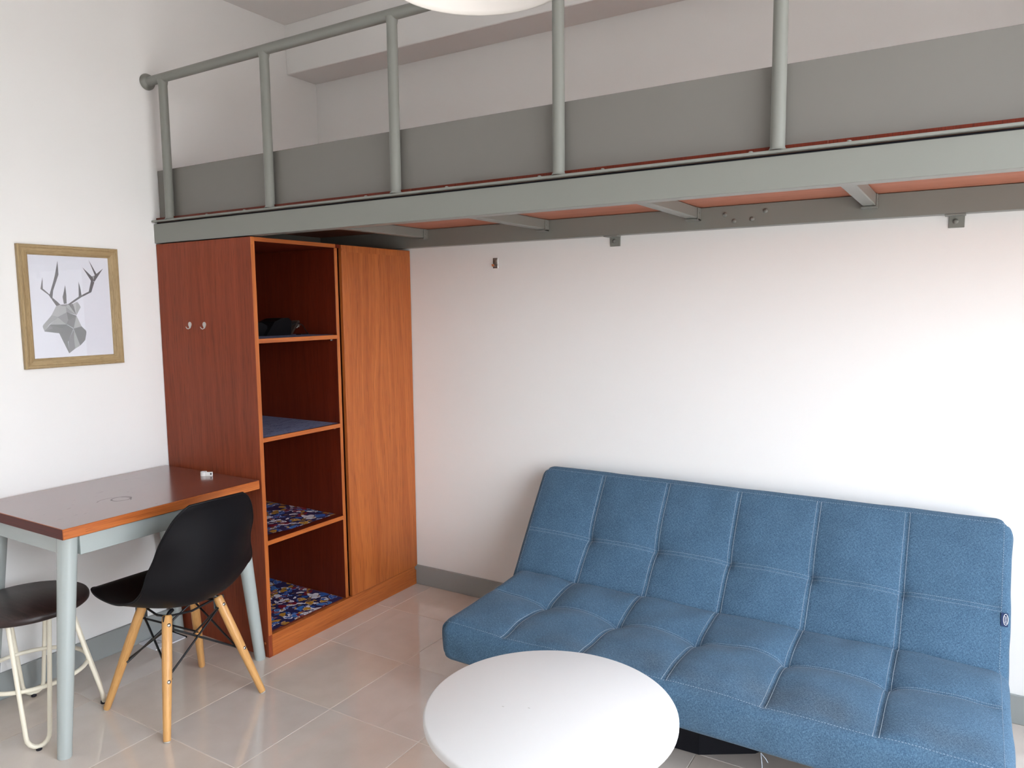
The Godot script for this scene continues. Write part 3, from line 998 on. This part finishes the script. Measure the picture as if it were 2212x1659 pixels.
func chair() -> void:
	# local x points backwards (towards the room), z along the desk
	var t := thing("shell_chair", "black moulded shell chair on four pale wooden dowel legs at the desk", "chair", Vector3(0.606, 0, 1.347), -0.035)
	# rows from the front lip to the top of the back: forward, height, half width, edge forward, edge lift
	var rows := [
		[0.2246, 0.4406, 0.1693, -0.0035, -0.0013],
		[0.2202, 0.4442, 0.1922, -0.0050, 0.0015],
		[0.1907, 0.4437, 0.2104, -0.0026, 0.0062],
		[0.1362, 0.4297, 0.2222, 0.0028, 0.0147],
		[0.0655, 0.4090, 0.2249, 0.0030, 0.0309],
		[-0.0152, 0.3923, 0.2232, 0.0072, 0.0511],
		[-0.0954, 0.3975, 0.2177, 0.0128, 0.0678],
		[-0.1607, 0.4238, 0.2121, 0.0365, 0.0764],
		[-0.2005, 0.4727, 0.2048, 0.0628, 0.0610],
		[-0.2200, 0.5321, 0.1966, 0.0759, 0.0336],
		[-0.2324, 0.5995, 0.1847, 0.0689, 0.0102],
		[-0.2396, 0.6663, 0.1780, 0.0507, -0.0052],
		[-0.2437, 0.7181, 0.1626, 0.0344, -0.0106],
		[-0.2490, 0.7560, 0.1444, 0.0243, -0.0118],
		[-0.2546, 0.7771, 0.1250, 0.0175, -0.0091],
		[-0.2581, 0.7893, 0.1011, 0.0126, -0.0043],
	]
	var ns := 60
	var nt := 30
	var P := func(s: float, q: float) -> Vector3:
		var r := cat(rows, s * (rows.size() - 1))
		var e := pow(absf(q), 2.3)
		return Vector3(-(r[0] + r[3] * e), r[1] + r[4] * e, r[2] * (q - 0.06 * q * (1.0 - q * q)))
	var top := []
	var bot := []
	for i in ns + 1:
		var a := []
		var b := []
		for j in nt + 1:
			var s := float(i) / ns
			var q := -1.0 + 2.0 * j / nt
			var p: Vector3 = P.call(s, q)
			var s1 := minf(s + 0.004, 1.0)
			var s0 := maxf(s - 0.004, 0.0)
			var q1 := minf(q + 0.01, 1.0)
			var q0 := maxf(q - 0.01, -1.0)
			var nrm: Vector3 = (P.call(s1, q) - P.call(s0, q)).cross(P.call(s, q1) - P.call(s, q0)).normalized()
			# upper side: up on the seat, forward on the back
			if nrm.dot(Vector3(-0.7, 0.7, 0)) < 0.0: nrm = -nrm
			a.append(p + nrm * 0.0025)
			b.append(p - nrm * 0.0025)
		top.append(a)
		bot.append(b)
	var st := S()
	st.set_smooth_group(1)
	for i in ns:
		for j in nt:
			var o: Vector3 = top[i][j] - bot[i][j]
			quad(st, top[i][j], top[i + 1][j], top[i + 1][j + 1], top[i][j + 1], o)
	st.set_smooth_group(2)
	for i in ns:
		for j in nt:
			var o: Vector3 = bot[i][j] - top[i][j]
			quad(st, bot[i][j], bot[i + 1][j], bot[i + 1][j + 1], bot[i][j + 1], o)
	var rim := []
	for i in range(0, ns + 1): rim.append((top[i][nt] + bot[i][nt]) * 0.5)
	for j in range(nt - 1, -1, -1): rim.append((top[ns][j] + bot[ns][j]) * 0.5)
	for i in range(ns - 1, -1, -1): rim.append((top[i][0] + bot[i][0]) * 0.5)
	for j in range(1, nt): rim.append((top[0][j] + bot[0][j]) * 0.5)
	tube(st, rim, 0.0042, 8, true)
	obj("shell", st, M.black, t)
	# dowel legs
	var feet := []
	var heads := []
	for s in [Vector2(-1, -1), Vector2(1, -1), Vector2(1, 1), Vector2(-1, 1)]:
		heads.append(Vector3(s.x * 0.075, 0.378, s.y * 0.098))
		feet.append(Vector3(s.x * 0.186, 0.004, s.y * 0.19))
	for k in 4:
		var h: Vector3 = heads[k]
		var f: Vector3 = feet[k]
		var st2 := S()
		# modelled along its own y so that the grain runs down the leg
		var ln := (h - f).length()
		lathe(st2, [Vector2(0, 0), Vector2(0.0105, 0), Vector2(0.0122, 0.004), Vector2(0.0165, ln * 0.6), Vector2(0.0165, ln - 0.006), Vector2(0.0135, ln), Vector2(0, ln)], 20)
		var lo := obj("leg", st2, M.beech, t)
		lo.transform = along(h - f, f)
		st2 = S()
		lathe(st2, [Vector2(0, -0.004), Vector2(0.010, -0.004), Vector2(0.0105, 0.0), Vector2(0, 0.0)], 16)
		obj("foot_pad", st2, M.foot_pad, lo)
		var outd := (lo.transform.basis.inverse() * Vector3(signf(h.x), 0.1, signf(h.z) * 0.15)).normalized()
		for yy in [ln - 0.034, ln * 0.46]:
			var flat := Vector3(outd.x, 0, outd.z).normalized()
			st2 = S()
			screw(st2, Vector3(0, yy, 0) + flat * 0.0158, flat, 0.0052, 0.003, 0.0065)
			obj("screw", st2, M.chrome, lo)
		# the slot at the head takes the steel strap
		st2 = S()
		var inw := Vector3(-signf(h.x) * 0.35, 0.0, -signf(h.z)).normalized()
		var strap: Vector3 = h - (h - f).normalized() * 0.012
		bx(st2, Vector3(-0.0025, -0.032, -0.0185), Vector3(0.0025, 0.014, 0.0185), 0.0005, Transform3D(Basis(inw.cross(Vector3.UP).normalized(), Vector3.UP, inw).orthonormalized(), strap))
		tube(st2, [strap + Vector3(0, 0.006, 0), strap + inw * 0.012 + Vector3(0, 0.016, 0), strap + inw * 0.03 + Vector3(0, 0.020, 0)], 0.0065, 8)
		obj("strap", st2, M.black_wire, lo).transform = lo.transform.affine_inverse()
	# crossed wire bracing on the four sides
	for k in 4:
		for pair in [[k, (k + 1) % 4], [(k + 1) % 4, k]]:
			var a: Vector3 = heads[pair[0]].lerp(feet[pair[0]], 0.10)
			var b: Vector3 = heads[pair[1]].lerp(feet[pair[1]], 0.54)
			var inn := Vector3(-(a.x + b.x), 0, -(a.z + b.z)).normalized() * (0.012 if pair[0] == k else 0.019)
			var st3 := S()
			tube(st3, [a + inn, b + inn], 0.0038, 8)
			obj("wire_brace", st3, M.black_wire, t)
	st = S()
	for k in 4:
		var a: Vector3 = heads[k] * Vector3(0.9, 0.975, 0.9)
		var b: Vector3 = heads[(k + 1) % 4] * Vector3(0.9, 0.975, 0.9)
		tube(st, [a, (a + b) * 0.5 + Vector3(0, -0.012, 0), b], 0.004, 8)
	obj("under_frame", st, M.black_wire, t)

# ---------------------------------------------------------------- stool
func stool() -> void:
	var t := thing("stool", "round dark wooden stool on cream hairpin legs with a foot ring under the desk", "stool", Vector3(0.272, 0, 1.697))
	var st := S()
	var r := 0.187
	lathe(st, [Vector2(0, 0.415), Vector2(r - 0.006, 0.415), Vector2(r - 0.001, 0.419), Vector2(r, 0.425), Vector2(r, 0.431), Vector2(r - 0.003, 0.437), Vector2(r - 0.009, 0.44), Vector2(0, 0.44)], 72)
	obj("seat", st, M.wenge, t)
	for k in 4:
		var a := deg_to_rad(24.0 + 90.0 * k)
		var d := Vector3(cos(a), 0, sin(a))
		var s := Vector3(-sin(a), 0, cos(a))
		var foot := d * 0.206
		var head := d * 0.118
		var pts := []
		pts.append(head + s * 0.058 + Vector3(0, 0.414, 0))
		pts.append(head.lerp(foot, 0.5) + s * 0.045 + Vector3(0, 0.22, 0))
		for q in 9:
			var f := PI * q / 8.0
			pts.append(foot.lerp(head, 0.03) + s * 0.033 * cos(f) + Vector3(0, 0.052 - 0.040 * sin(f), 0) + d * 0.004 * sin(f))
		pts.append(head.lerp(foot, 0.5) - s * 0.045 + Vector3(0, 0.22, 0))
		pts.append(head - s * 0.058 + Vector3(0, 0.414, 0))
		st = S()
		tube(st, pts, 0.0072, 12)
		var lg := obj("hairpin_leg", st, M.cream, t)
		st = S()
		lathe(st, [Vector2(0, 0), Vector2(0.009, 0), Vector2(0.0085, 0.009), Vector2(0.005, 0.012)], 12, Transform3D(Basis(), foot))
		obj("rubber_foot", st, M.rubber, lg)
	st = S()
	var ring := []
	for k in 48:
		ring.append(Vector3(cos(TAU * k / 48) * 0.168, 0.19, sin(TAU * k / 48) * 0.168))
	tube(st, ring, 0.0072, 12, true)
	obj("foot_ring", st, M.cream, t)
	st = S()
	var pa := deg_to_rad(113.0)
	var pd := Vector3(cos(pa), 0, sin(pa))
	var ps := Vector3(-sin(pa), 0, cos(pa))
	bx(st, Vector3(-0.032, -0.011, -0.002), Vector3(0.032, 0.011, 0.002), 0.001, Transform3D(Basis(ps, Vector3.UP, ps.cross(Vector3.UP)).orthonormalized(), pd * 0.178 + Vector3(0, 0.19, 0)))
	var pl := obj("ring_plate", st, M.cream, t)
	for u in [-0.016, 0.012]:
		st = S()
		screw(st, pd * 0.18 + ps * u + Vector3(0, 0.19, 0), pd, 0.006, 0.003)
		obj("screw", st, M.zinc, pl)

# ---------------------------------------------------------------- framed picture
const DEER := [
"88 355 481 305 493 255 428 265 411 318 450",
"84 269 412 250 424 224 387 133 329 157 323 227 376",
"92 133 329 164 218 164 257 160 332",
"86 232 385 295 242 313 195 356 56 356 189 280 342 265 412",
"80 396 472 387 404 399 376 428 288 434 385 431 468",
"100 387 404 399 376 434 385 431 468 396 472",
"74 444 477 583 402 717 349 748 356 617 407 496 469 461 482",
"66 717 350 754 245 798 253 750 356",
"72 586 401 596 251 614 322 622 385",
"60 754 250 752 236 658 110 773 200 786 254",
"62 786 254 829 172 922 114 804 244",
"58 773 197 810 186 742 33 832 169 798 249 781 240",
"150 776 200 804 190 790 231",
"178 305 491 355 486 425 495 425 556 314 601 239 584",
"140 348 481 450 475 420 495 370 491",
"170 419 499 452 477 537 582 526 576 422 556",
"150 425 556 525 577 424 508",
"112 455 477 505 473 540 582",
"182 505 473 553 454 545 576",
"165 553 454 587 483 600 505 542 582",
"70 561 447 589 485 566 460",
"160 239 584 314 601 202 672 145 736 127 690 134 675",
"172 314 601 413 675 213 672",
"145 314 601 425 556 437 627 413 675",
"112 425 556 539 589 437 627",
"122 539 589 495 713 414 671 441 627",
"116 145 736 210 674 413 675 494 720 428 756 315 757",
"130 145 736 210 674 248 711",
"108 210 674 413 675 359 709",
"174 539 589 595 698 494 718",
"112 595 698 646 740 650 759 629 835 562 887 499 731 494 718",
"118 315 757 428 756 488 722 413 844 419 959",
"130 494 722 496 915 419 959 420 836",
"168 499 727 562 887 496 915 490 821",]

func picture() -> void:
	var t := thing("picture_frame", "oak framed print of a grey faceted stag head on the left wall", "picture")
	var z0 := 1.143
	var z1 := 1.5205
	var y0 := 1.2045
	var y1 := 1.6655
	var w := 0.038
	# mitred members with a stepped profile: outer lip, raised band, inner bevel
	var prof := [Vector2(0.0, 0.001), Vector2(0.0, 0.016), Vector2(0.004, 0.02), Vector2(0.010, 0.02), Vector2(0.013, 0.017), Vector2(0.030, 0.015), Vector2(0.036, 0.011), Vector2(w, 0.006), Vector2(w, 0.001)]
	var c := [Vector2(z0, y0), Vector2(z1, y0), Vector2(z1, y1), Vector2(z0, y1)]
	var inward := [Vector2(1, 1), Vector2(-1, 1), Vector2(-1, -1), Vector2(1, -1)]
	for k in 4:
		var st := S()
		var a: Vector2 = c[k]
		var b: Vector2 = c[(k + 1) % 4]
		for i in prof.size() - 1:
			var p: Vector2 = prof[i]
			var q: Vector2 = prof[i + 1]
			var v := []
			for e in [[a, k, p], [b, (k + 1) % 4, p], [b, (k + 1) % 4, q], [a, k, q]]:
				var pt: Vector2 = e[0] + inward[e[1]] * e[2].x
				v.append(Vector3(e[2].y, pt.y, pt.x))
			var mid: Vector2 = (a + b) * 0.5
			var inn: Vector2 = (Vector2((z0 + z1) * 0.5, (y0 + y1) * 0.5) - mid).normalized()
			var o := Vector3(q.x - p.x, -(q.y - p.y) * inn.y, -(q.y - p.y) * inn.x)
			quad(st, v[0], v[1], v[2], v[3], o)
		obj("frame_member", st, M.oak_h if k % 2 == 0 else M.oak_v, t)
	var im := Image.create(920, 1200, false, Image.FORMAT_RGB8)
	im.fill(rgb(232, 232, 240))
	for row in DEER:
		var n: PackedStringArray = row.split(" ")
		var g := int(n[0])
		var pts := PackedVector2Array()
		for i in range(1, n.size(), 2):
			pts.append(Vector2(int(n[i]) * 0.92, int(n[i + 1]) * 1.2))
		fill_poly(im, pts, rgb(g + 4, g, g + 4) if g < 100 else rgb(g, g, g + 1))
		for i in pts.size():
			if g > 100: stroke(im, [pts[i], pts[(i + 1) % pts.size()]], 1.6, rgb(g - 34, g - 34, g - 32))
	var m := mat(Color.WHITE, 0.6, 0.3)
	m.albedo_texture = tex(im)
	m.texture_repeat = false
	var st := S()
	var pz0 := z0 + w - 0.003
	var pz1 := z1 - w + 0.003
	var py0 := y0 + w - 0.003
	var py1 := y1 - w + 0.003
	for k in [[0, 0], [1, 0], [1, 1], [0, 0], [1, 1], [0, 1]]:
		st.set_uv(Vector2(k[0], k[1]))
		st.add_vertex(Vector3(0.0065, lerpf(py1, py0, k[1]), lerpf(pz1, pz0, k[0])))
	obj("print", st, m, t)
	st = S()
	bx(st, Vector3(0.0005, py0, pz0), Vector3(0.006, py1, pz1), 0.0004)
	obj("backing", st, M.paper, t)
	st = S()
	bx(st, Vector3(0.0072, py0, pz0), Vector3(0.0086, py1, pz1), 0.0002)
	obj("glazing", st, M.glass, t)

# ---------------------------------------------------------------- lamp
func lamp() -> void:
	var t := thing("pendant_lamp", "white dome pendant lamp shade hanging at the top edge of the photograph", "lamp", Vector3(2.097, 0, 1.602))
	var st := S()
	var y := 2.08
	var prof := [Vector2(0.1935, y), Vector2(0.195, y + 0.002), Vector2(0.1935, y + 0.012), Vector2(0.186, y + 0.045), Vector2(0.168, y + 0.085), Vector2(0.138, y + 0.12), Vector2(0.098, y + 0.147), Vector2(0.055, y + 0.163), Vector2(0.028, y + 0.168), Vector2(0.024, y + 0.20), Vector2(0.012, y + 0.215), Vector2(0.004, y + 0.22)]
	lathe(st, prof, 72)
	var inner := []
	for p in prof:
		inner.push_front(Vector2(maxf(p.x - 0.002, 0.0), p.y - 0.0015 if p.y > y + 0.003 else p.y))
	inner = inner.slice(4, inner.size())
	lathe(st, inner, 72)
	obj("shade", st, M.lamp_white, t)
	st = S()
	tube(st, [Vector3(0, y + 0.215, 0), Vector3(0, CEIL - 0.02, 0)], 0.003, 10)
	obj("cord", st, M.white_plastic, t)
	st = S()
	lathe(st, [Vector2(0.05, CEIL), Vector2(0.05, CEIL - 0.012), Vector2(0.035, CEIL - 0.024), Vector2(0, CEIL - 0.026)].map(func(p): return p), 32)
	obj("ceiling_rose", st, M.white_plastic, t)
	st = S()
	lathe(st, [Vector2(0, y + 0.06), Vector2(0.014, y + 0.063), Vector2(0.027, y + 0.078), Vector2(0.03, y + 0.095), Vector2(0.025, y + 0.115), Vector2(0.015, y + 0.135), Vector2(0.0135, y + 0.16)], 28)
	obj("bulb", st, M.lamp_white, t)

# ---------------------------------------------------------------- small things
func small_things() -> void:
	# pipe clip standing on the desk
	var t := thing("pipe_clip", "small white plastic pipe clip with a screw hole standing on the desk", "pipe clip", Vector3(0.352, 0.745, 1.028), 0.66)
	var st := S()
	var ring := PackedVector2Array()
	for k in 25:
		var a := TAU * (0.06 + 0.90 * k / 24.0)
		ring.append(Vector2(cos(a), sin(a)) * 0.0125)
	for k in range(24, -1, -1):
		var a := TAU * (0.06 + 0.90 * k / 24.0)
		ring.append(Vector2(cos(a), sin(a)) * 0.0098)
	prism(st, ring, 0.0, 0.0165, func(a: float, b: float, c: float) -> Vector3: return Vector3(a - 0.012, c, b))
	bx(st, Vector3(-0.002, 0.0, 0.0085), Vector3(0.026, 0.0165, 0.0118), 0.0006, Transform3D(Basis(), Vector3(0, 0, 0)))
	obj("clip_body", st, M.white_plastic, t)
	st = S()
	lathe(st, [Vector2(0.0034, 0), Vector2(0.0034, 0.0003), Vector2(0, 0.0003)], 16, along(Vector3(0, 0, 1), Vector3(0.0195, 0.0085, 0.0118)))
	obj("screw_hole", st, M.black, t)
	# two adhesive hooks on the side of the wardrobe
	for k in 2:
		var h := thing("adhesive_hook" if k == 0 else "adhesive_hook_001", ["small oval silver hook on the wardrobe side, the one nearer the wall", "small oval silver hook on the wardrobe side, the one nearer the shelves"][k], "hook", Vector3([0.206, 0.300][k], 1.357, 0.9632), 0.0, "oval hooks on the wardrobe side")
		st = S()
		var o := PackedVector2Array()
		for i in 28:
			var a := TAU * i / 28.0
			var yy := sin(a)
			o.append(Vector2(cos(a) * (0.0098 if yy > 0.0 else lerpf(0.0098, 0.0024, pow(-yy, 1.5))), yy * (0.011 if yy > 0.0 else 0.016)))
		prism(st, o, 0.0, 0.003, func(a: float, b: float, c: float) -> Vector3: return Vector3(a, b, c))
		obj("plate", st, M.hook, h)
		st = S()
		tube(st, [Vector3(0, -0.010, 0.003), Vector3(0, -0.0155, 0.005), Vector3(-0.001, -0.018, 0.010), Vector3(-0.002, -0.016, 0.015), Vector3(-0.003, -0.009, 0.019)], [0.0018, 0.0018, 0.0018, 0.0017, 0.0015], 10)
		obj("prong", st, M.hook, h)
	# chrome hook on the back wall
	var c := thing("wall_hook", "shiny chrome hook on a small rectangular plate, on the wall under the loft", "hook", Vector3(1.105, 1.617, 0.0))
	st = S()
	bx(st, Vector3(-0.0135, -0.0235, 0.0004), Vector3(0.0135, 0.0235, 0.003), 0.0006)
	obj("plate", st, M.chrome, c)
	st = S()
	var path := [Vector3(0, 0.016, 0.004), Vector3(0, -0.004, 0.006), Vector3(0, -0.014, 0.012), Vector3(0, -0.015, 0.019), Vector3(0, -0.006, 0.025)]
	for i in path.size() - 1:
		var d: Vector3 = path[i + 1] - path[i]
		bx(st, Vector3(-0.007, -0.001, -0.0011), Vector3(0.007, d.length() + 0.001, 0.0011), 0.0004, Transform3D(Basis(Vector3.RIGHT, d.normalized(), Vector3.RIGHT.cross(d.normalized())), path[i]))
	obj("prong", st, M.chrome, c)
	# black pouch on the top shelf with its clear flap
	var p := thing("pouch", "glossy black pouch leaning on the top wardrobe shelf", "pouch", Vector3(0.0, 1.3025, 0.0))
	st = S()
	prism(st, PackedVector2Array([Vector2(0.60, 0.0), Vector2(0.605, 0.062), Vector2(0.625, 0.076), Vector2(0.665, 0.074), Vector2(0.70, 0.06), Vector2(0.735, 0.0)]), 0.30, 0.40, func(a: float, b: float, q: float) -> Vector3: return Vector3(q + b * 0.25, b, a))
	obj("pouch_body", st, M.black, p)
	st = S()
	prism(st, PackedVector2Array([Vector2(0.70, 0.0), Vector2(0.72, 0.045), Vector2(0.75, 0.058), Vector2(0.82, 0.05), Vector2(0.85, 0.02), Vector2(0.85, 0.0)]), 0.24, 0.38, func(a: float, b: float, q: float) -> Vector3: return Vector3(q + b * 0.2, b, a))
	obj("pouch_back", st, M.black, p)
	st = S()
	prism(st, PackedVector2Array([Vector2(0.600, 0.0), Vector2(0.592, 0.0), Vector2(0.556, 0.057), Vector2(0.563, 0.064), Vector2(0.570, 0.060)]), 0.36, 0.40, func(a: float, b: float, q: float) -> Vector3: return Vector3(q + b * 0.25, b, a))
	obj("flap", st, M.clear, p)
	st = S()
	tube(st, [Vector3(0.413, 0.030, 0.574), Vector3(0.417, 0.045, 0.566), Vector3(0.419, 0.044, 0.560), Vector3(0.415, 0.034, 0.566)], 0.0018, 6)
	obj("zip_pull", st, M.zinc, p)
	var ec := thing("charger_cable", "thin black cable looping over the top shelf beside the pouch", "cable", Vector3(0, 1.3025, 0))
	st = S()
	var pts := []
	var knots := [Vector3(0.40, 0.040, 0.598), Vector3(0.41, 0.052, 0.575), Vector3(0.42, 0.042, 0.548), Vector3(0.43, 0.012, 0.535), Vector3(0.45, 0.003, 0.540), Vector3(0.46, 0.003, 0.560), Vector3(0.445, 0.003, 0.575), Vector3(0.455, 0.003, 0.592), Vector3(0.44, 0.003, 0.605)]
	var kn := []
	for k in knots: kn.append([k.x, k.y, k.z])
	for i in 41:
		var q := cat(kn, i / 40.0 * 7.999)
		pts.append(Vector3(q[0], maxf(q[1], 0.0022), q[2]))
	tube(st, pts, 0.0018, 7)
	obj("cord", st, M.black, ec)
	# white booklet on the floor against the baseboard
	var b := thing("carton", "flat white carton with a dark edge lying on the floor under the desk", "carton", Vector3(0, 0, 0))
	st = S()
	bx(st, Vector3(0.016, 0.0005, 1.020), Vector3(0.137, 0.006, 1.160), 0.0008)
	obj("carton_body", st, M.paper, b)
	st = S()
	bx(st, Vector3(0.016, 0.0005, 1.0135), Vector3(0.137, 0.0066, 1.0198), 0.0006)
	obj("spine", st, M.black, b)
	st = S()
	for l in [[0.060, 1.098, 0.096, 1.1005], [0.060, 1.118, 0.096, 1.1205], [0.060, 1.098, 0.0625, 1.1205], [0.0935, 1.098, 0.096, 1.1205], [0.066, 1.104, 0.09, 1.1055], [0.066, 1.112, 0.09, 1.1135]]:
		bx(st, Vector3(l[0], 0.006, l[1]), Vector3(l[2], 0.0063, l[3]), 0.0001)
	obj("printed_mark", st, M.black, b)
